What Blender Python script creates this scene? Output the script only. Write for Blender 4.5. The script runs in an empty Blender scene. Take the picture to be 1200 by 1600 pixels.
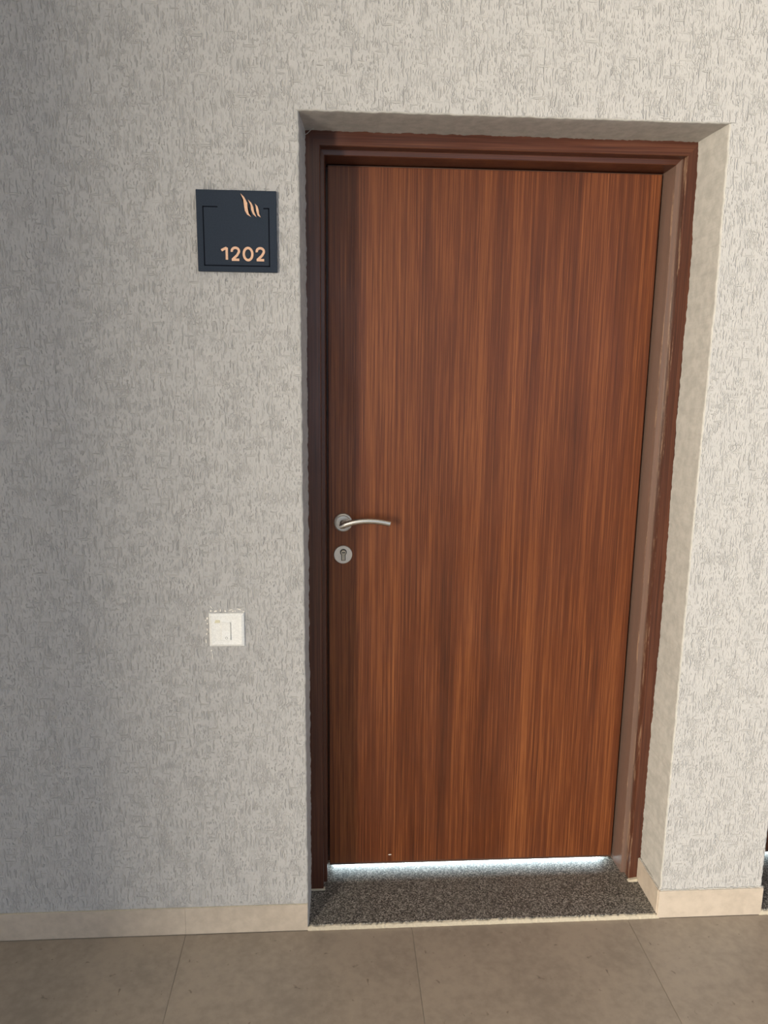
import bpy, bmesh, math, random
from mathutils import Matrix, Vector

# ---------------------------------------------------------------- camera, world, lights, exposure
sc = bpy.context.scene
col = sc.collection
random.seed(12)

YAW, PITCH, ROLL, FPX = 0.0641, 0.1950, 0.0111, 1202.1
CAM = Vector((0.083, -1.9236, 1.5885))


def camera_axes():
    cy, sy, cp, sp = math.cos(YAW), math.sin(YAW), math.cos(PITCH), math.sin(PITCH)
    fwd = Vector((sy * cp, cy * cp, -sp))
    r0 = Vector((cy, -sy, 0))
    u0 = r0.cross(fwd)
    c, s = math.cos(ROLL), math.sin(ROLL)
    return c * r0 + s * u0, -s * r0 + c * u0, fwd


R_, U_, F_ = camera_axes()
cam = bpy.data.cameras.new('camera')
cam.sensor_fit = 'HORIZONTAL'
cam.sensor_width = 36
cam.lens = FPX / 1200 * 36
cam.clip_start = 0.02
cam_o = bpy.data.objects.new('camera', cam)
col.objects.link(cam_o)
m = Matrix.Identity(4)
for i in range(3):
    m[i][0], m[i][1], m[i][2], m[i][3] = R_[i], U_[i], -F_[i], CAM[i]
cam_o.matrix_world = m
sc.camera = cam_o

sc.view_settings.view_transform = 'Standard'
sc.view_settings.look = 'None'
sc.view_settings.gamma = 1
sc.view_settings.use_curve_mapping = False
sc.view_settings.exposure = 0.0

w = bpy.data.worlds.new('sky')
w.use_nodes = True
w.node_tree.nodes['Background'].inputs[0].default_value = (0.72, 0.84, 1.0, 1)
w.node_tree.nodes['Background'].inputs[1].default_value = 1.12
sc.world = w


def area_light(name, loc, target, sx, sy, power, colour):
    l = bpy.data.lights.new(name, 'AREA')
    l.shape = 'RECTANGLE'
    l.size, l.size_y, l.energy, l.color = sx, sy, power, colour
    o = bpy.data.objects.new(name, l)
    col.objects.link(o)
    o.location = loc
    d = Vector(target) - Vector(loc)
    o.rotation_euler = d.to_track_quat('-Z', 'Y').to_euler()
    return o


# tall opening at the far front left of the gallery: the light that rakes the door
area_light('window_daylight', (-4.60, -6.0, 1.55), (-4.60, 0.0, 1.55), 2.6, 2.6, 2020, (1.0, 0.90, 0.73))
# daylight of the room behind the doors, leaking out under them
area_light('inner_room_daylight', (1.2, 2.3, 0.50), (1.2, 0.3, 0.05), 2.6, 0.6, 1250, (0.74, 0.92, 1.0))


# ---------------------------------------------------------------- helpers
def tag(o, label=None, cat=None, group=None, kind=None):
    if label: o['label'] = label
    if cat: o['category'] = cat
    if group: o['group'] = group
    if kind: o['kind'] = kind
    return o


def empty(name, loc=(0, 0, 0)):
    o = bpy.data.objects.new(name, None)
    o.empty_display_size = 0.05
    o.location = loc
    col.objects.link(o)
    return o


def mesh_obj(name, bm, mat, parent=None, smooth=False, recalc=True):
    if recalc:
        bmesh.ops.recalc_face_normals(bm, faces=bm.faces)
    me = bpy.data.meshes.new(name)
    bm.to_mesh(me)
    bm.free()
    me.materials.append(mat)
    if smooth:
        for p in me.polygons:
            p.use_smooth = True
    o = bpy.data.objects.new(name, me)
    col.objects.link(o)
    if parent:
        o.parent = parent
    return o


def box(bm, x0, x1, y0, y1, z0, z1, bev=0.0, seg=2):
    r = bmesh.ops.create_cube(bm, size=1)
    vs = r['verts']
    for v in vs:
        v.co = Vector(((x0 + x1) / 2 + v.co.x * (x1 - x0), (y0 + y1) / 2 + v.co.y * (y1 - y0), (z0 + z1) / 2 + v.co.z * (z1 - z0)))
    if bev:
        es = list({e for v in vs for e in v.link_edges})
        bmesh.ops.bevel(bm, geom=es, offset=bev, segments=seg, affect='EDGES', profile=0.6)
    return vs


def poly_prism(bm, pts, y0, y1):
    """closed outline in x,z extruded from y0 (front) to y1"""
    a = [bm.verts.new((x, y0, z)) for x, z in pts]
    b = [bm.verts.new((x, y1, z)) for x, z in pts]
    bm.faces.new(a)
    bm.faces.new(b[::-1])
    n = len(pts)
    for i in range(n):
        bm.faces.new((a[i], a[(i + 1) % n], b[(i + 1) % n], b[i]))


def ribbon_prism(bm, path, half, y0, y1, closed=False):
    """stroke of a letter: centre line in x,z given a width and a depth"""
    n = len(path)
    L, Rr = [], []
    for i, (x, z) in enumerate(path):
        p = path[(i - 1) % n] if (closed or i > 0) else path[i]
        q = path[(i + 1) % n] if (closed or i < n - 1) else path[i]
        dx, dz = q[0] - p[0], q[1] - p[1]
        l = math.hypot(dx, dz) or 1
        nx, nz = -dz / l * half, dx / l * half
        L.append((x + nx, z + nz))
        Rr.append((x - nx, z - nz))
    vs = [[bm.verts.new((c[0], y, c[1])) for c in side] for side in (L, Rr) for y in (y0, y1)]
    lf, lb, rf, rb = vs
    for i in range(n if closed else n - 1):
        j = (i + 1) % n
        bm.faces.new((lf[i], lf[j], rf[j], rf[i]))
        bm.faces.new((lb[i], rb[i], rb[j], lb[j]))
        bm.faces.new((lf[i], lb[i], lb[j], lf[j]))
        bm.faces.new((rf[i], rf[j], rb[j], rb[i]))
    if not closed:
        bm.faces.new((lf[0], rf[0], rb[0], lb[0]))
        bm.faces.new((lf[-1], lb[-1], rb[-1], rf[-1]))


def lathe_y(bm, cx, cz, prof, n=48):
    """profile of (radius, y) turned about the y direction"""
    rings = []
    for r, y in prof:
        if r <= 1e-6:
            rings.append([bm.verts.new((cx, y, cz))])
        else:
            rings.append([bm.verts.new((cx + r * math.cos(2 * math.pi * k / n), y, cz + r * math.sin(2 * math.pi * k / n))) for k in range(n)])
    for a, b in zip(rings, rings[1:]):
        for k in range(n):
            j = (k + 1) % n
            if len(a) == 1 and len(b) == 1: continue
            if len(a) == 1: bm.faces.new((a[0], b[k], b[j]))
            elif len(b) == 1: bm.faces.new((a[k], a[j], b[0]))
            else: bm.faces.new((a[k], a[j], b[j], b[k]))


def tube(bm, pts, radii, n=20, squash=1.0):
    pts = [Vector(p) for p in pts]
    rings = []
    for i, p in enumerate(pts):
        t = (pts[min(i + 1, len(pts) - 1)] - pts[max(i - 1, 0)]).normalized()
        s = t.cross(Vector((0, 0, 1)))
        if s.length < 1e-3: s = t.cross(Vector((1, 0, 0)))
        s.normalize()
        u = s.cross(t).normalized()
        r = radii[i] if isinstance(radii, (list, tuple)) else radii
        rings.append([bm.verts.new(p + r * (math.cos(2 * math.pi * k / n) * s * squash + math.sin(2 * math.pi * k / n) * u)) for k in range(n)])
    for a, b in zip(rings, rings[1:]):
        for k in range(n):
            j = (k + 1) % n
            bm.faces.new((a[k], a[j], b[j], b[k]))
    bm.faces.new(rings[0][::-1])
    bm.faces.new(rings[-1])


# ---------------------------------------------------------------- materials
class NT:
    def __init__(self, name):
        self.m = bpy.data.materials.new(name)
        self.m.use_nodes = True
        self.t = self.m.node_tree
        self.b = self.t.nodes['Principled BSDF']
        self.tc = self.t.nodes.new('ShaderNodeTexCoord')

    def put(self, sock, v):
        if isinstance(v, bpy.types.NodeSocket): self.t.links.new(v, sock)
        else: sock.default_value = v

    def map(self, scale, coord='Object', loc=(0, 0, 0)):
        n = self.t.nodes.new('ShaderNodeMapping')
        self.t.links.new(self.tc.outputs[coord], n.inputs[0])
        n.inputs['Scale'].default_value = scale
        n.inputs['Location'].default_value = loc
        return n.outputs[0]

    def noise(self, vec, scale=1, detail=2, rough=0.5, dist=0.0, out='Fac'):
        n = self.t.nodes.new('ShaderNodeTexNoise')
        self.t.links.new(vec, n.inputs['Vector'])
        n.inputs['Scale'].default_value = scale
        n.inputs['Detail'].default_value = detail
        n.inputs['Roughness'].default_value = rough
        n.inputs['Distortion'].default_value = dist
        return n.outputs[out]

    def math(self, op, a, b=0.0, c=None, clamp=False):
        n = self.t.nodes.new('ShaderNodeMath')
        n.operation = op
        n.use_clamp = clamp
        self.put(n.inputs[0], a)
        self.put(n.inputs[1], b)
        if c is not None: self.put(n.inputs[2], c)
        return n.outputs[0]

    def rng(self, v, a, b, c=0.0, d=1.0, smooth=True):
        n = self.t.nodes.new('ShaderNodeMapRange')
        n.interpolation_type = 'SMOOTHSTEP' if smooth else 'LINEAR'
        self.put(n.inputs['Value'], v)
        for k, x in zip(('From Min', 'From Max', 'To Min', 'To Max'), (a, b, c, d)):
            n.inputs[k].default_value = x
        return n.outputs[0]

    def mix(self, f, a, b, mode='MIX'):
        n = self.t.nodes.new('ShaderNodeMix')
        n.data_type = 'RGBA'
        n.blend_type = mode
        n.clamp_factor = True
        self.put(n.inputs[0], f)
        for s, v in ((n.inputs[6], a), (n.inputs[7], b)):
            self.put(s, v if isinstance(v, bpy.types.NodeSocket) else tuple(v) + (1,))
        return n.outputs[2]

    def ramp(self, f, stops):
        n = self.t.nodes.new('ShaderNodeValToRGB')
        self.t.links.new(f, n.inputs[0])
        e = n.color_ramp.elements
        while len(e) < len(stops): e.new(0.5)
        for k, (p, c) in zip(e, stops):
            k.position = p
            k.color = tuple(c) + (1,)
        return n.outputs[0]

    def bump(self, h, dist=0.001, strength=1.0, normal=None):
        n = self.t.nodes.new('ShaderNodeBump')
        n.inputs['Strength'].default_value = strength
        n.inputs['Distance'].default_value = dist
        self.t.links.new(h, n.inputs['Height'])
        if normal is not None: self.t.links.new(normal, n.inputs['Normal'])
        return n.outputs[0]

    def done(self, colour=None, rough=None, normal=None, **kw):
        if colour is not None: self.put(self.b.inputs['Base Color'], colour if isinstance(colour, bpy.types.NodeSocket) else tuple(colour) + (1,))
        if rough is not None: self.put(self.b.inputs['Roughness'], rough)
        if normal is not None: self.put(self.b.inputs['Normal'], normal)
        for k, v in kw.items():
            self.put(self.b.inputs[k.replace('_', ' ')], v)
        return self.m


def plaster(name, combed):
    t = NT(name)
    grain = t.noise(t.map((420, 420, 420)), detail=2)
    lump = t.noise(t.map((26, 26, 20)), detail=3)
    if combed:
        xz = t.t.nodes.new('ShaderNodeSeparateXYZ')
        t.t.links.new(t.tc.outputs['Object'], xz.inputs[0])

        def grooves(scale, seed, width, dist):
            n = t.noise(t.map(scale, loc=seed), detail=1.5, rough=0.45, dist=dist)
            return t.rng(t.math('ABSOLUTE', t.math('SUBTRACT', n, 0.5)), width * 0.25, width, 1, 0)

        wob_x = t.math('SUBTRACT', t.noise(t.map((34, 30, 26), loc=(7, 0, 3)), detail=3, rough=0.7), 0.5)
        wob_z = t.math('SUBTRACT', t.noise(t.map((30, 30, 34), loc=(1, 0, 9)), detail=3, rough=0.7), 0.5)

        def strokes(sx, sz, off, r0, r1, wob=0.013):
            """short grooves left by the comb: stretched cells, each with its own length and depth"""
            c = t.t.nodes.new('ShaderNodeCombineXYZ')
            px = t.math('MULTIPLY_ADD', wob_x, wob, xz.outputs[0])
            pz = t.math('MULTIPLY_ADD', wob_z, wob, xz.outputs[2])
            t.put(c.inputs[0], t.math('MULTIPLY_ADD', px, sx, off))
            t.put(c.inputs[1], t.math('MULTIPLY_ADD', pz, sz, off * 0.7))
            v = t.t.nodes.new('ShaderNodeTexVoronoi')
            v.voronoi_dimensions = '2D'
            t.t.links.new(c.outputs[0], v.inputs['Vector'])
            v.inputs['Scale'].default_value = 1
            k = t.t.nodes.new('ShaderNodeSeparateColor')
            t.t.links.new(v.outputs['Color'], k.inputs[0])
            d = t.math('DIVIDE', v.outputs['Distance'], t.math('MULTIPLY_ADD', k.outputs[0], 1.0, 0.30))
            return t.math('MULTIPLY', t.rng(d, r0, r1, 1, 0), t.math('MULTIPLY_ADD', k.outputs[1], 0.7, 0.3))
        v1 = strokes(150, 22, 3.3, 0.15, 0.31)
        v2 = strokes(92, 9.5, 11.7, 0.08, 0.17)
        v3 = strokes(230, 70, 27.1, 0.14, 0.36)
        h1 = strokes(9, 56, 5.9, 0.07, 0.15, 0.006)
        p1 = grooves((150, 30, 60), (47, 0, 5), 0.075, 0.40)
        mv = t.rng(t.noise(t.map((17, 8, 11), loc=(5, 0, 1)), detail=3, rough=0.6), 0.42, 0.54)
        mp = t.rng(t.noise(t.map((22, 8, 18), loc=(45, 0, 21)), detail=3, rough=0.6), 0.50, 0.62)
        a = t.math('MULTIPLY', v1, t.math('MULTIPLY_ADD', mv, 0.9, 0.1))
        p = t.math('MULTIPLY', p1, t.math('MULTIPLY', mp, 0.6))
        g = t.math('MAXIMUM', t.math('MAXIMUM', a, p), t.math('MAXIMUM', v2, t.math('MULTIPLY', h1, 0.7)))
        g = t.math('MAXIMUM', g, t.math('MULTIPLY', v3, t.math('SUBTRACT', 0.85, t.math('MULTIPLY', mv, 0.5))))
        h = t.math('SUBTRACT', t.math('MULTIPLY', lump, 0.9), g)
        h = t.math('ADD', h, t.math('MULTIPLY', grain, 0.10))
        n = t.bump(h, 0.0026, 1.0)
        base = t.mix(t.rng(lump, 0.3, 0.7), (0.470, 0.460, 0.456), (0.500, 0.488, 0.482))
        c_ = t.mix(t.math('MULTIPLY', g, 0.36), base, (0.30, 0.29, 0.275))  # shade inside the grooves, mixed into the base colour
    else:
        st = t.noise(t.map((35, 35, 35)), detail=4, rough=0.65)
        h = t.math('ADD', t.math('MULTIPLY', st, 1.0), t.math('MULTIPLY', grain, 0.15))
        n = t.bump(h, 0.0016, 0.8)
        c_ = t.mix(t.rng(st, 0.3, 0.7), (0.40, 0.39, 0.37), (0.50, 0.485, 0.46))
    return t.done(c_, 0.85, n, Specular_IOR_Level=0.25)


def wood(name, dark, mid, light, axis='z', rough=0.3, coat=0.3, wear=None, fine=1.0, dusty=None):
    t = NT(name)
    def sc3(across, along):
        return (across, across, along) if axis == 'z' else (along, across, across)
    broad = t.noise(t.map(sc3(13, 0.55)), detail=4, rough=0.6, dist=0.25)
    streak = t.noise(t.map(sc3(210, 1.8)), detail=4, rough=0.65, dist=0.2)
    fine_n = t.noise(t.map(sc3(340 * fine, 4)), detail=3, rough=0.7)
    f = t.math('ADD', t.math('MULTIPLY', broad, 0.30), t.math('ADD', t.math('MULTIPLY', streak, 0.36), t.math('MULTIPLY', fine_n, 0.34)))
    c = t.ramp(f, ((0.38, dark), (0.50, mid), (0.62, light)))
    blot = t.noise(t.map(sc3(6, 2.4), loc=(4, 2, 9)), detail=4, rough=0.6)
    c = t.mix(t.rng(blot, 0.35, 0.70, 0.0, 0.25), c, mid)
    r = t.rng(t.noise(t.map((9, 9, 6)), detail=5, rough=0.65), 0.3, 0.75, rough - 0.06, rough + 0.12)
    if dusty:                         # dull, dusty varnish on one flank of the moulding
        sp = t.t.nodes.new('ShaderNodeSeparateXYZ')
        t.t.links.new(t.tc.outputs['Object'], sp.inputs[0])
        k = t.math('MULTIPLY', t.math('GREATER_THAN', sp.outputs[0], dusty[1]), t.math('LESS_THAN', sp.outputs[0], dusty[2]))
        c = t.mix(t.math('MULTIPLY', k, 0.42), c, (0.27, 0.20, 0.165))
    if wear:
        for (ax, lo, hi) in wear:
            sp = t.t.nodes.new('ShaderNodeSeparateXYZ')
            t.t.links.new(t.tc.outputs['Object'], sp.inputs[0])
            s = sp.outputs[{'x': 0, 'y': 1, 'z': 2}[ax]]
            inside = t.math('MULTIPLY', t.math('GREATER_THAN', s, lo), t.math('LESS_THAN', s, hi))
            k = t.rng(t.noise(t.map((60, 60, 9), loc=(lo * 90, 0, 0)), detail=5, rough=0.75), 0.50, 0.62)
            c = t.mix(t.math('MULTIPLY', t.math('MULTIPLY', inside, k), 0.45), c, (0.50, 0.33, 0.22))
    n = t.bump(t.math('ADD', fine_n, streak), 0.00025, 0.5)
    return t.done(c, r, n, Coat_Weight=coat, Coat_Roughness=0.22, Specular_IOR_Level=0.3)


def simple(name, colour, rough=0.5, metal=0.0, bump=0.0, bs=300):
    t = NT(name)
    n1 = t.noise(t.map((bs, bs, bs)), detail=3)
    c = t.mix(t.rng(n1, 0.3, 0.7, 0, 1), tuple(x * 0.93 for x in colour), tuple(min(1, x * 1.05) for x in colour))
    kw = dict(Metallic=metal)
    return t.done(c, rough, t.bump(n1, 0.0004, bump) if bump else None, **kw)


def granite():
    t = NT('grey speckled granite')
    v = t.t.nodes.new('ShaderNodeTexVoronoi')
    t.t.links.new(t.map((330, 330, 330)), v.inputs['Vector'])
    v.inputs['Scale'].default_value = 1
    n = t.noise(t.map((260, 260, 260)), detail=3, rough=0.7)
    sp = t.t.nodes.new('ShaderNodeSeparateColor')
    t.t.links.new(v.outputs['Color'], sp.inputs[0])
    f = t.math('ADD', t.math('MULTIPLY', sp.outputs[0], 0.5), t.math('MULTIPLY', n, 0.5))
    c = t.ramp(f, ((0.25, (0.028, 0.028, 0.026)), (0.48, (0.115, 0.108, 0.095)), (0.64, (0.27, 0.255, 0.225)), (0.76, (0.46, 0.44, 0.40))))
    return t.done(c, t.rng(n, 0.3, 0.7, 0.30, 0.48))


def tile_mat(name, a, b, spots=True, rough=0.42):
    t = NT(name)
    big = t.noise(t.map((3.2, 3.2, 3.2)), detail=6, rough=0.62, dist=0.4)
    mid = t.noise(t.map((38, 38, 38)), detail=4, rough=0.6)
    f = t.math('ADD', t.math('MULTIPLY', big, 0.6), t.math('MULTIPLY', mid, 0.4))
    c = t.mix(t.rng(f, 0.36, 0.64), a, b)
    if spots:
        s = t.noise(t.map((48, 48, 48), loc=(2, 5, 1)), detail=2, dist=0.8)
        c = t.mix(t.rng(s, 0.69, 0.76, 0, 0.5), c, (0.07, 0.05, 0.04))
    return t.done(c, rough, t.bump(mid, 0.0003, 0.3))


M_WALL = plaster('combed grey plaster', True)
M_REV = plaster('smooth grey plaster', False)
D, Mi, L = (0.054, 0.0160, 0.0065), (0.125, 0.035, 0.0120), (0.27, 0.090, 0.028)
M_LEAF = wood('door veneer', D, Mi, L, 'z', 0.38, 0.06)
FD, FM, FL = (0.030, 0.010, 0.007), (0.075, 0.024, 0.013), (0.14, 0.052, 0.028)
M_JAMB = wood('varnished jamb wood', FD, FM, FL, 'z', 0.34, 0.3,
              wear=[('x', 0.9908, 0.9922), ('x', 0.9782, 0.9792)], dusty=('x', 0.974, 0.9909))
M_JAMB_L = wood('varnished left jamb wood', FD, FM, FL, 'z', 0.34, 0.3)
M_HEAD = wood('varnished head wood', FD, FM, FL, 'x', 0.36, 0.3)
M_LIP = wood('dull lipping wood', (0.05, 0.022, 0.015), (0.09, 0.045, 0.03), (0.14, 0.08, 0.06), 'x', 0.45, 0.1)
M_GRAN = granite()
M_FLOOR = tile_mat('brown grey vitrified tile', (0.285, 0.237, 0.190), (0.38, 0.315, 0.25))
M_SKIRT = tile_mat('beige skirting tile', (0.44, 0.375, 0.31), (0.56, 0.48, 0.40), False, 0.40)
M_GROUT = simple('grout', (0.30, 0.27, 0.23), 0.9, 0, 0.5)
M_CEM = simple('cream cement', (0.52, 0.46, 0.36), 0.9, 0, 1.0, 220)
M_CHIP = simple('white cement chips', (0.88, 0.84, 0.78), 0.9, 0, 0.6)
M_STEEL = simple('satin steel', (0.66, 0.63, 0.58), 0.30, 1.0)
M_STEEL_D = simple('scuffed steel', (0.62, 0.585, 0.53), 0.40, 0.75, 0.3, 900)
M_BLACK = simple('black void', (0.012, 0.012, 0.012), 0.6)
M_BRASS = simple('grey brass cylinder', (0.42, 0.38, 0.31), 0.4, 1.0)
M_PLATE = simple('slate blue sign face', (0.024, 0.034, 0.052), 0.75)
M_PLATE.node_tree.nodes['Principled BSDF'].inputs['Specular IOR Level'].default_value = 0.2
M_GROOVE = simple('dark groove', (0.006, 0.007, 0.012), 0.8)
M_GROOVE.node_tree.nodes['Principled BSDF'].inputs['Specular IOR Level'].default_value = 0.05
M_COPPER = simple('rose copper lettering', (0.68, 0.42, 0.28), 0.45, 0.2)
M_WHITE = simple('white switch plastic', (0.90, 0.895, 0.87), 0.32)
M_YEL = simple('yellowed plastic', (0.74, 0.70, 0.52), 0.4)
M_CEIL = simple('ceiling paint', (0.55, 0.54, 0.52), 0.9)
M_THREAD = simple('pale thread', (0.5, 0.47, 0.42), 0.8)

# ---------------------------------------------------------------- wall with its openings
H_OPEN, REV = 2.150, 0.150
X2 = 1.3215                      # right end of the pier, where the next doorway starts


def jit(n, amp, seed):
    r = random.Random(seed)
    out, v = [], 0.0
    for _ in range(n):
        v = v * 0.55 + r.uniform(-amp, amp)
        out.append(v)
    return out


def zlist(z0, z1, step=0.006):
    n = max(2, int((z1 - z0) / step))
    return [z0 + (z1 - z0) * i / n for i in range(n + 1)]


wall = empty('wall_back')
tag(wall, 'grey combed textured plaster wall around the brown door', 'wall', kind='structure')


def jamb_profile(x_front, x_back, side, seed):
    """rows of (z, [(x,y) ...]) from the face of the wall round the arris to the frame"""
    zs = zlist(0.0, H_OPEN, 0.006)
    j1, j2, j3 = jit(len(zs), 0.0009, seed), jit(len(zs), 0.0010, seed + 1), jit(len(zs), 0.0012, seed + 2)
    rows = []
    for i, z in enumerate(zs):
        s = side                                  # +1: opening lies to the right of this arris
        xf = x_front(z) + j1[i]
        xb = x_back(z) + j3[i]
        rows.append([(xf - s * 0.0035, 0.0, z), (xf - s * 0.0008, 0.0012 + abs(j2[i]) * 0.5, z), (xf, 0.0045, z),
                     (xf * 0.5 + xb * 0.5 + j2[i] * 0.4, REV * 0.5, z), (xb, REV + 0.004, z)])
    return rows


def strip(bm, rows):
    vv = [[bm.verts.new(p) for p in r] for r in rows]
    for a, b in zip(vv, vv[1:]):
        for k in range(len(a) - 1):
            bm.faces.new((a[k], a[k + 1], b[k + 1], b[k]))
    return vv


def opening(x_off, seed):
    xl = lambda z: x_off + (-0.0014 + (2.15 - z) * 0.0029)
    xlb = lambda z: x_off + 0.0092
    xr = lambda z: x_off + 1.0208 + 0.004 * math.exp(-((z - 1.75) / 0.30) ** 2)
    xrb = lambda z: x_off + (1.0145 + 0.008 * min(1, (2.14 - z) / 0.35) - 0.002 * math.sin(z * 5.3))
    return jamb_profile(xl, xlb, 1, seed), jamb_profile(xr, xrb, -1, seed + 10)


L1, R1 = opening(0.0, 5)
L2, R2 = opening(X2, 55)

ZT = 2.95


def flat_panel(name, edge_a, edge_b):
    """face of the wall between two upright edges with equal rows"""
    bm = bmesh.new()
    for i in range(len(edge_a) - 1):
        q = [edge_a[i], edge_b[i], edge_b[i + 1], edge_a[i + 1]]
        bm.faces.new([bm.verts.new(p) for p in q])
    bmesh.ops.remove_doubles(bm, verts=bm.verts, dist=1e-6)
    return mesh_obj(name, bm, M_WALL, wall, recalc=False)


fix = lambda rows, x: [(x, 0.0, r[0][2]) for r in rows]
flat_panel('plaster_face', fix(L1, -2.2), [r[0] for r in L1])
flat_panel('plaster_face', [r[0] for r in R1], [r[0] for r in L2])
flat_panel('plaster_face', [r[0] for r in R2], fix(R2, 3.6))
# arrises and reveals
for rows, flip in ((L1, 0), (R1, 1), (L2, 0), (R2, 1)):
    bm = bmesh.new()
    strip(bm, rows if not flip else [r[::-1] for r in rows])
    mesh_obj('plaster_reveal', bm, M_REV, wall, smooth=False, recalc=False)
# head reveals and the wall above
def head(x_off, rows_l, rows_r, seed):
    x0, x1 = x_off - 0.006, x_off + 1.026
    n = int((x1 - x0) / 0.006)
    j1, j2, j3 = jit(n + 1, 0.0009, seed), jit(n + 1, 0.001, seed + 1), jit(n + 1, 0.0013, seed + 2)
    rows = []
    for i in range(n + 1):
        x = x0 + (x1 - x0) * i / n
        z = H_OPEN
        rows.append([(x, 0.0, z + 0.0030 + j1[i]), (x, 0.0012, z + 0.0006 + j1[i]), (x, 0.0045, z + j1[i]),
                     (x, REV * 0.25, z - 0.0005 + j2[i] * 0.3), (x, REV * 0.5, z - 0.001 + j2[i] * 0.3), (x, REV * 0.85, z - 0.002 + j3[i] * 0.3), (x, REV + 0.004, z - 0.003 + j3[i])])
    bm = bmesh.new()
    strip(bm, [r[::-1] for r in rows])
    mesh_obj('plaster_reveal', bm, M_REV, wall, smooth=True, recalc=False)
    return [r[0] for r in rows]


h1 = head(0.0, L1, R1, 90)
h2 = head(X2, L2, R2, 190)
bm = bmesh.new()


def above(pts):
    for a, b in zip(pts, pts[1:]):
        bm.faces.new([bm.verts.new(p) for p in (a, b, (b[0], 0, ZT), (a[0], 0, ZT))])


above([(-2.2, 0, H_OPEN), h1[0][:2] + (H_OPEN,)])
above(h1)
above([(h1[-1][0], 0, H_OPEN), (h2[0][0], 0, H_OPEN)])
above(h2)
above([(h2[-1][0], 0, H_OPEN), (3.6, 0, H_OPEN)])
bmesh.ops.remove_doubles(bm, verts=bm.verts, dist=1e-6)
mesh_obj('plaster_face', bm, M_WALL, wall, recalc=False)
# the masonry behind the plaster (keeps daylight of the inner room out)
bm = bmesh.new()
for x0, x1, z0 in ((-2.2, -0.012, -0.1), (1.033, X2 - 0.012, -0.1), (X2 + 1.033, 3.6, -0.1)):
    box(bm, x0, x1, 0.006, 0.300, z0, ZT)
for x0, x1 in ((-0.012, 1.033), (X2 - 0.012, X2 + 1.033)):
    box(bm, x0, x1, 0.008, 0.300, H_OPEN + 0.008, ZT)
mesh_obj('masonry', bm, M_REV, wall)

# pale cement crumbs left round the switch plate
bm = bmesh.new()
rr = random.Random(4)


def chip(bm, x, z, a, b, ang):
    pts = []
    for k in range(7):
        t = 2 * math.pi * k / 7
        rx, rz = 1.35 * a * rr.uniform(0.65, 1.1) * math.cos(t), 1.35 * b * rr.uniform(0.65, 1.1) * math.sin(t)
        pts.append((x + rx * math.cos(ang) - rz * math.sin(ang), z + rx * math.sin(ang) + rz * math.cos(ang)))
    poly_prism(bm, pts, -0.0022, 0.0005)


def sw(u, v):                     # fractions of the plate -> wall
    return -0.2440 + u * 0.0905, 0.9430 - v * 0.0905


for u, v, a, b, g in ((.08, -.16, .0045, .0012, -.9), (.19, -.05, .0035, .0022, .2), (.06, -.06, .0022, .002, 0), (.33, -.08, .0012, .0042, 0),
                      (.47, -.05, .002, .0026, .4), (.63, -.09, .0042, .0010, .3), (.68, -.04, .0018, .0018, 0), (.74, -.05, .0012, .002, 0),
                      (.86, -.10, .0060, .0010, -.35), (.98, -.03, .0022, .0016, 0), (-.05, .16, .0020, .0028, 0), (-.05, .32, .0016, .0018, .3),
                      (-.06, .50, .0014, .0032, .1), (-.08, .63, .0014, .0026, -.2), (-.10, .85, .0010, .0060, .05), (.04, 1.13, .0018, .0022, .2),
                      (.06, 1.30, .0009, .0085, 0.02), (-.10, .22, .0018, .0012, .5)):
    x, z = sw(u, v)
    chip(bm, x, z, a, b, g)
tag(mesh_obj('cement_smear', bm, M_CHIP, wall), 'pale cement smear around the switch', kind='stuff')
bm = bmesh.new()
tube(bm, [(0.0085, 0.120, 2.1300), (0.014, 0.128, 2.1345), (0.022, 0.131, 2.1430), (0.032, 0.130, 2.1490)], 0.0007, 6)
mesh_obj('loose_bristle', bm, M_THREAD, wall)

# ---------------------------------------------------------------- floor, skirting
floor = empty('floor')
tag(floor, 'brown grey square floor tiles with thin joints', 'floor', kind='structure')
TX, TW = [-0.9735, -0.3380, 0.2990, 0.9290, 1.5640], 0.6355
xs = [-2.2445, -1.6090] + TX + [2.1995, 2.8350, 3.4700]
ys = [-0.0060 - 0.6355 * k for k in range(5)]
protos = {}
for i in range(len(xs) - 1):
    for k in range(4):
        wd = round(xs[i + 1] - xs[i], 4)
        if wd not in protos:
            bm = bmesh.new()
            box(bm, 0.0007, wd - 0.0007, -0.6355 + 0.0007, -0.0007, -0.010, 0.0, 0.0006, 1)
            protos[wd] = mesh_obj('tile', bm, M_FLOOR, floor)
            o = protos[wd]
        else:
            o = protos[wd].copy()
            col.objects.link(o)
            o.parent = floor
        o.location = (xs[i], ys[k], 0)
bm = bmesh.new()
box(bm, -2.3, 3.6, -2.55, -0.001, -0.05, -0.0012)
box(bm, -6.5, 6.0, -9.0, -2.548, -0.05, 0.0)
mesh_obj('grout_bed', bm, M_GROUT, floor)


def skirting(name, label):
    e = empty(name)
    tag(e, label, 'baseboard', kind='structure')
    return e


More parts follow.
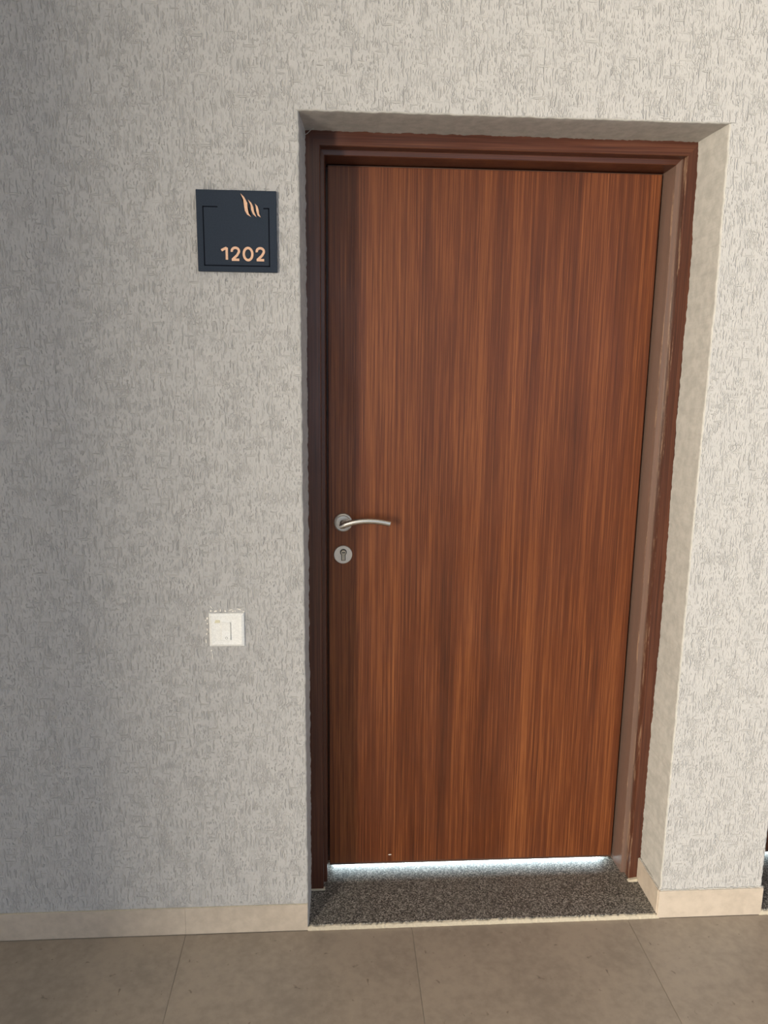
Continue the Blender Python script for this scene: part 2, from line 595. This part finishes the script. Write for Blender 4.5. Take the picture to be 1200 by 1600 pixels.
bl = skirting('baseboard_left', 'beige tile skirting along the wall left of the doorway')
for x0, x1 in ((-2.2, -0.9750), (-0.9747, -0.33815), (-0.3378, 0.0030)):
    bm = bmesh.new()
    box(bm, x0, x1, -0.0045, 0.006, 0.0002, 0.0815, 0.0003, 1)
    mesh_obj('tile', bm, M_SKIRT, bl)
bm = bmesh.new()
box(bm, -2.2, 0.0035, -0.0030, 0.006, 0.0813, 0.0832)
mesh_obj('cement_bead', bm, M_CEM, bl)
br = skirting('baseboard_right', 'beige tile skirting around the foot of the plaster pier right of the doorway')
bm = bmesh.new()
box(bm, 1.0175, 1.3300, -0.0060, 0.006, 0.0002, 0.0875, 0.0010, 1)
mesh_obj('tile', bm, M_SKIRT, br)
bm = bmesh.new()
box(bm, 1.0150, 1.0240, 0.0000, 0.1500, 0.0125, 0.0875, 0.0010, 1)
mesh_obj('tile', bm, M_SKIRT, br)
bm = bmesh.new()
for k in range(46):
    x = 1.022 + k * 0.0067
    box(bm, x, x + 0.0075, -0.0015 - rr.uniform(0, 0.002), 0.006, 0.0865, 0.0885 + rr.uniform(0, 0.0035))
for k in range(20):
    y = 0.002 + k * 0.0072
    box(bm, 1.0190 - rr.uniform(0, 0.002), 1.026, y, y + 0.008, 0.0865, 0.0885 + rr.uniform(0, 0.003))
tag(mesh_obj('cement_bead', bm, M_REV, br), kind='stuff')

# ---------------------------------------------------------------- thresholds
def threshold(name, x_off, label):
    e = empty(name)
    tag(e, label, 'threshold', kind='structure')
    bm = bmesh.new()
    box(bm, x_off - 0.004, x_off + 1.022, 0.0010, 0.330, -0.04, 0.0120, 0.0012, 1)
    mesh_obj('granite_slab', bm, M_GRAN, e)
    bm = bmesh.new()
    r = random.Random(8)
    n = 170
    vv = []
    for i in range(n + 1):
        x = x_off + 0.003 + 1.020 * i / n
        zt = 0.0098 + r.uniform(-0.0016, 0.0022)
        yf = -0.0068 + r.uniform(-0.0008, 0.0008)
        vv.append([bm.verts.new(p) for p in ((x, yf, -0.001), (x, yf + 0.0012, zt * 0.72), (x, -0.0032, zt), (x, 0.0016, zt + r.uniform(-0.001, 0.0022)), (x, 0.0016, -0.001))])
    for a, b in zip(vv, vv[1:]):
        for k in range(5):
            bm.faces.new((a[k], a[(k + 1) % 5], b[(k + 1) % 5], b[k]))
    bm.faces.new(vv[0]); bm.faces.new(vv[-1])
    mesh_obj('cement_strip', bm, M_CEM, e)


threshold('trim_1', 0.0, 'dark speckled granite threshold under the closed brown door')
threshold('trim_2', X2, 'dark granite threshold glimpsed at the right edge beyond the pier')

# ---------------------------------------------------------------- doors
YA, YB, YL = 0.148, 0.185, 0.250


def extrude_profile(bm, prof, axis, a0, a1):
    """prof: list of (across, y); swept along z (upright) or x (head)"""
    r = []
    for a in (a0, a1):                # each end is one number or one per profile point (a mitre)
        ring = []
        for i, (c, y) in enumerate(prof):
            pos = a[i] if isinstance(a, list) else a
            ring.append(bm.verts.new((c, y, pos) if axis == 'z' else (pos, y, c)))
        r.append(ring)
    n = len(prof)
    for k in range(n):
        j = (k + 1) % n
        bm.faces.new((r[0][k], r[0][j], r[1][j], r[1][k]))
    bm.faces.new(r[0][::-1])
    bm.faces.new(r[1])


def door(name, x_off, label, full=True):
    d = empty(name, (x_off, 0, 0))
    tag(d, label, 'door', kind='structure')
    G = 0.0120
    # left jamb: face, step, second face, stop behind the leaf
    pl = [(0.000, YA), (0.0435, YA), (0.0452, YA + 0.002), (0.0455, YB - 0.001), (0.0545, YB), (0.0562, YB + 0.002), (0.0585, YL + 0.002),
          (0.0585, 0.288), (0.075, 0.288), (0.075, 0.305), (0.000, 0.305)]
    pr = [(1.030, YA), (0.9930, YA), (0.9912, YA + 0.002), (0.9908, YB - 0.001), (0.9800, YB), (0.9785, YB + 0.002), (0.9756, YL + 0.002),
          (0.9756, 0.288), (0.957, 0.288), (0.957, 0.305), (1.030, 0.305)]
    # head, mitred over the jambs
    ph = [(2.156, YA), (2.1145, YA), (2.1130, YA + 0.002), (2.1128, YB - 0.001), (2.1012, YB), (2.0995, YB + 0.002), (2.0945, YL + 0.002),
          (2.0945, 0.288), (2.080, 0.288), (2.080, 0.305), (2.156, 0.305)]
    bm = bmesh.new()
    extrude_profile(bm, ph, 'x', [p[0] for p in pl], [p[0] for p in pr])
    mesh_obj('door_head', bm, M_HEAD, d)
    for prof, mt in ((pl, M_JAMB_L), (pr, M_JAMB)):
        bm = bmesh.new()
        extrude_profile(bm, prof, 'z', G, [p[0] for p in ph])
        mesh_obj('door_jamb', bm, mt, d)
    # cement fillets at the feet of the jambs
    bm = bmesh.new()
    box(bm, 0.006, 0.0500, 0.1430, 0.157, 0.0118, 0.0165, 0.0015, 1)
    poly = [(1.014, 0.012), (0.985, 0.012), (0.991, 0.018), (1.014, 0.022)]
    poly_prism(bm, poly, 0.139, 0.150)
    mesh_obj('cement_fillet', bm, M_CEM, d)
    # leaf
    bm = bmesh.new()
    box(bm, 0.0636, 0.9690, YL, 0.285, 0.0280, 2.0895, 0.0012, 2)
    mesh_obj('door_leaf', bm, M_LEAF, d)
    bm = bmesh.new()
    box(bm, 0.0636, 0.9690, YL + 0.0004, 0.2846, 0.0215, 0.0279, 0.0006, 1)
    box(bm, 0.0636, 0.9690, YL + 0.0004, 0.2846, 2.0896, 2.0915, 0.0004, 1)
    mesh_obj('edge_lipping', bm, M_LIP, d)
    bm = bmesh.new()
    poly_prism(bm, [(0.2475, 0.0520), (0.252, 0.0508), (0.2590, 0.0524), (0.2550, 0.0540), (0.250, 0.0535)], YL - 0.0006, YL + 0.0005)
    if full:
        mesh_obj('paint_fleck', bm, M_CHIP, d)
    else:
        bm.free()
    # lever handle
    hx, hz = 0.1045, 1.1284
    hd = empty('door_handle'); hd.parent = d
    tag(hd, 'brushed steel lever on a round rose')
    bm = bmesh.new()
    lathe_y(bm, hx, hz, [(0.0, YL), (0.0268, YL), (0.0268, YL - 0.005), (0.0258, YL - 0.0075), (0.0225, YL - 0.009), (0.0205, YL - 0.0085),
                         (0.0195, YL - 0.0095), (0.0150, YL - 0.0100), (0.0, YL - 0.0100)])
    mesh_obj('rose', bm, M_STEEL_D, hd, smooth=False)
    bm = bmesh.new()
    lathe_y(bm, hx, hz, [(0.0095, YL - 0.0095), (0.0095, YL - 0.046), (0.0, YL - 0.046)], 28)
    mesh_obj('neck', bm, M_STEEL_D, hd, smooth=True)
    bm = bmesh.new()
    P, Rd = [], []
    for k in range(25):
        t = k / 24
        x = 0.0955 + t * (0.2365 - 0.0955)
        u = (x - 0.172) / 0.0745
        z = 1.1430 - 0.0165 * u * u * (1.0 if u < 0 else 0.72)
        P.append((x, 0.2000 - 0.004 * (1 - u * u), z))
        Rd.append(0.0082 if t > 0.1 else 0.0062 + 0.02 * t)
    tube(bm, P, Rd, 24, 0.85)
    lv = mesh_obj('lever', bm, M_STEEL, hd, smooth=True)
    md = lv.modifiers.new('edges', 'EDGE_SPLIT'); md.split_angle = math.radians(50)
    # lock
    lx, lz = 0.1045, 1.0333
    lk = empty('lock_escutcheon'); lk.parent = d
    tag(lk, 'round satin steel keyhole plate below the lever')
    bm = bmesh.new()
    lathe_y(bm, lx, lz, [(0.0, YL), (0.0268, YL), (0.0268, YL - 0.0050), (0.0258, YL - 0.0062), (0.0, YL - 0.0062)])
    mesh_obj('escutcheon_plate', bm, M_STEEL_D, lk)
    bm = bmesh.new()
    y0 = YL - 0.0062
    lathe_y(bm, lx + 0.001, lz + 0.0075, [(0.0, y0), (0.0098, y0), (0.0098, y0 - 0.0008), (0.0, y0 - 0.0008)], 32)
    box(bm, lx + 0.001 - 0.0062, lx + 0.001 + 0.0062, y0 - 0.0008, y0, lz - 0.0175, lz + 0.004)
    mesh_obj('cylinder_recess', bm, M_BLACK, lk)
    bm = bmesh.new()
    lathe_y(bm, lx + 0.001, lz + 0.0072, [(0.0, y0 - 0.0008), (0.0078, y0 - 0.0008), (0.0078, y0 - 0.0035), (0.0070, y0 - 0.0042), (0.0, y0 - 0.0042)], 32)
    box(bm, lx + 0.001 - 0.0046, lx + 0.001 + 0.0046, y0 - 0.0036, y0 - 0.0008, lz - 0.0160, lz + 0.003, 0.0004, 1)
    mesh_obj('lock_cylinder', bm, M_BRASS, lk)
    bm = bmesh.new()
    box(bm, lx - 0.0030, lx + 0.0062, y0 - 0.0046, y0 - 0.0041, lz + 0.0060, lz + 0.0086)
    mesh_obj('keyhole', bm, M_BLACK, lk)
    return d


door('door_1', 0.0, 'closed reddish brown wood veneer door with steel lever in a dark wooden frame')
door('door_2', X2, 'neighbouring dark brown door, only a sliver seen at the right edge', False)

# ---------------------------------------------------------------- number plate
np_ = empty('number_plate', (-0.2395, 0, 1.7895))
tag(np_, 'square slate blue number plate with copper digits 1202 on the plaster left of the door', 'sign')
PW, PH = 0.1850, 0.1820
TH = -0.0100


def pt(u, v):
    return u * PW, PH - v * PH


bm = bmesh.new()
box(bm, 0, PW, TH, 0.002, 0, PH, 0.0010, 2)
mesh_obj('plate', bm, M_PLATE, np_)
bm = bmesh.new()
gw = 0.0013


def groove(u0, v0, u1, v1):
    (xa, za), (xb, zb) = pt(u0, v0), pt(u1, v1)
    box(bm, min(xa, xb) - gw, max(xa, xb) + gw, TH - 0.0004, TH + 0.0005, min(za, zb) - gw, max(za, zb) + gw)


groove(.085, .205, .085, .925)
groove(.085, .925, .905, .925)
groove(.905, .215, .905, .925)
groove(.085, .205, .26, .205)
groove(.845, .215, .905, .215)
mesh_obj('border_line', bm, M_GROOVE, np_)


def digit_paths(ch, u0, u1, v0, v1):
    X = lambda a: u0 + a * (u1 - u0)
    Z = lambda b: v0 + b * (v1 - v0)
    if ch == '1':
        return [([(X(.02), Z(.24)), (X(.45), Z(.10)), (X(.80), Z(.02))], False), ([(X(.80), Z(0)), (X(.80), Z(1))], False)]
    if ch == '0':
        return [([(X(.5 + .5 * math.cos(t)), Z(.5 + .5 * math.sin(t))) for t in [2 * math.pi * k / 40 for k in range(40)]], True)]
    p = []
    for k in range(15):
        t = math.radians(195 - 225 * k / 14)
        p.append((X(.49 + .49 * math.cos(t)), Z(.27 - .27 * math.sin(t))))
    p += [(X(.70), Z(.62)), (X(.38), Z(.80)), (X(.10), Z(.96))]
    return [(p, False), ([(X(-.03), Z(.985)), (X(1), Z(.985))], False)]


for ch, u0, u1 in (('1', .300, .385), ('2', .432, .524), ('0', .582, .690), ('2', .746, .838)):
    bm = bmesh.new()
    for q, (path, closed) in enumerate(digit_paths(ch, u0, u1, .703, .853)):
        ribbon_prism(bm, [pt(*p) for p in path], 0.00275, TH - 0.0020 - 0.0001 * q, TH + 0.0004, closed)
    mesh_obj('digit', bm, M_COPPER, np_)

FL_ = [[(640, 222), (680, 262), (708, 320), (712, 380), (722, 430), (747, 463), (705, 440), (682, 400), (675, 350), (668, 285)],
       [(716, 283), (750, 318), (770, 360), (777, 410), (800, 464), (765, 435), (748, 395), (741, 340)],
       [(783, 323), (812, 350), (824, 390), (828, 430), (845, 467), (812, 445), (800, 400), (795, 352)]]
for outline in FL_:
    bm = bmesh.new()
    poly_prism(bm, [pt((x - 182) / 823, (y - 190) / 850) for x, y in outline], TH - 0.0016, TH + 0.0004)
    bmesh.ops.triangulate(bm, faces=[f for f in bm.faces if len(f.verts) > 4])
    mesh_obj('flame_stroke', bm, M_COPPER, np_)

# ---------------------------------------------------------------- light switch
S = 0.0905
ls = empty('light_switch', (-0.2440, 0, 0.9430 - S))
tag(ls, 'white square rocker switch on the plaster left of the door', 'switch')
bm = bmesh.new()
a = [bm.verts.new(p) for p in ((0, 0.001, 0), (S, 0.001, 0), (S, 0.001, S), (0, 0.001, S))]
levels = [a]
for ins, y in ((0.0, -0.0035), (0.0015, -0.0060), (0.0070, -0.0090), (0.0135, -0.0082)):
    levels.append([bm.verts.new(p) for p in ((ins, y, ins), (S - ins, y, ins), (S - ins, y, S - ins), (ins, y, S - ins))])
for p, q in zip(levels, levels[1:]):
    for k in range(4):
        bm.faces.new((p[k], p[(k + 1) % 4], q[(k + 1) % 4], q[k]))
bm.faces.new(levels[-1])
bm.faces.new(levels[0][::-1])
mesh_obj('plate', bm, M_WHITE, ls)
bm = bmesh.new()
box(bm, 0.0310, 0.0575, -0.0098, -0.0080, 0.0180, 0.0700, 0.0008, 1)
mesh_obj('switch_module', bm, M_WHITE, ls)
bm = bmesh.new()
box(bm, 0.0342, 0.0566, -0.0101, -0.0090, 0.0200, 0.0672)
mesh_obj('rocker_gap', bm, simple('soft grey gap', (0.45, 0.42, 0.38), 0.7), ls)
bm = bmesh.new()
x0, x1 = 0.0345, 0.0552
prof = [(-0.0095, 0.0202), (-0.0150, 0.0205), (-0.0112, 0.0440), (-0.0128, 0.0672), (-0.0095, 0.0675)]
A = [bm.verts.new((x0, y, z)) for y, z in prof]
B = [bm.verts.new((x1, y, z)) for y, z in prof]
for k in range(5):
    bm.faces.new((A[k], A[(k + 1) % 5], B[(k + 1) % 5], B[k]))
bm.faces.new(A); bm.faces.new(B[::-1])
mesh_obj('rocker', bm, M_WHITE, ls)
bm = bmesh.new()
ring = [(0.0452 + 0.0028 * math.cos(t), 0.0262 + 0.0028 * math.sin(t)) for t in [2 * math.pi * k / 20 for k in range(20)]]
ribbon_prism(bm, ring, 0.0004, -0.0146, -0.0136, True)
mesh_obj('off_mark', bm, simple('grey print', (0.30, 0.30, 0.30), 0.6), ls)
bm = bmesh.new()
poly_prism(bm, [(0.0150, 0.0655), (0.0290, 0.0660), (0.0285, 0.0730), (0.0175, 0.0735)], -0.0093, -0.0080)
mesh_obj('yellowed_patch', bm, M_YEL, ls)

# ---------------------------------------------------------------- the unseen rest of the place, and an added light blocker
def shell(name, label, boxes, mat, cat='wall'):
    bm = bmesh.new()
    for b in boxes:
        box(bm, *b)
    return tag(mesh_obj(name, bm, mat), label, cat, kind='structure')


shell('ceiling', 'plain pale ceiling above the doorway wall', [(-4.5, 3.6, -5.2, 0.30, ZT, ZT + 0.1)], M_CEIL, 'ceiling')
shell('light_blocker_left', 'plain unseen wall added on the left to block light', [(-2.33, -2.03, -3.2, 0.0, -0.05, ZT)], M_CEIL)  # added out of view to dim the left part of the plaster
# room behind the doors
shell('wall_inner', 'plain walls of the room behind the door', [(-0.6, 3.2, 2.6, 2.7, -0.05, ZT), (-0.7, -0.6, 0.30, 2.7, -0.05, ZT), (3.2, 3.3, 0.30, 2.7, -0.05, ZT)], M_CEIL)
shell('ceiling_inner', 'plain ceiling of the room behind the door', [(-0.7, 3.3, 0.30, 2.7, ZT, ZT + 0.1)], M_CEIL, 'ceiling')
shell('floor_inner', 'pale floor of the room behind the door', [(-0.7, 3.3, 0.330, 2.7, -0.05, 0.008)], M_CEM, 'floor')
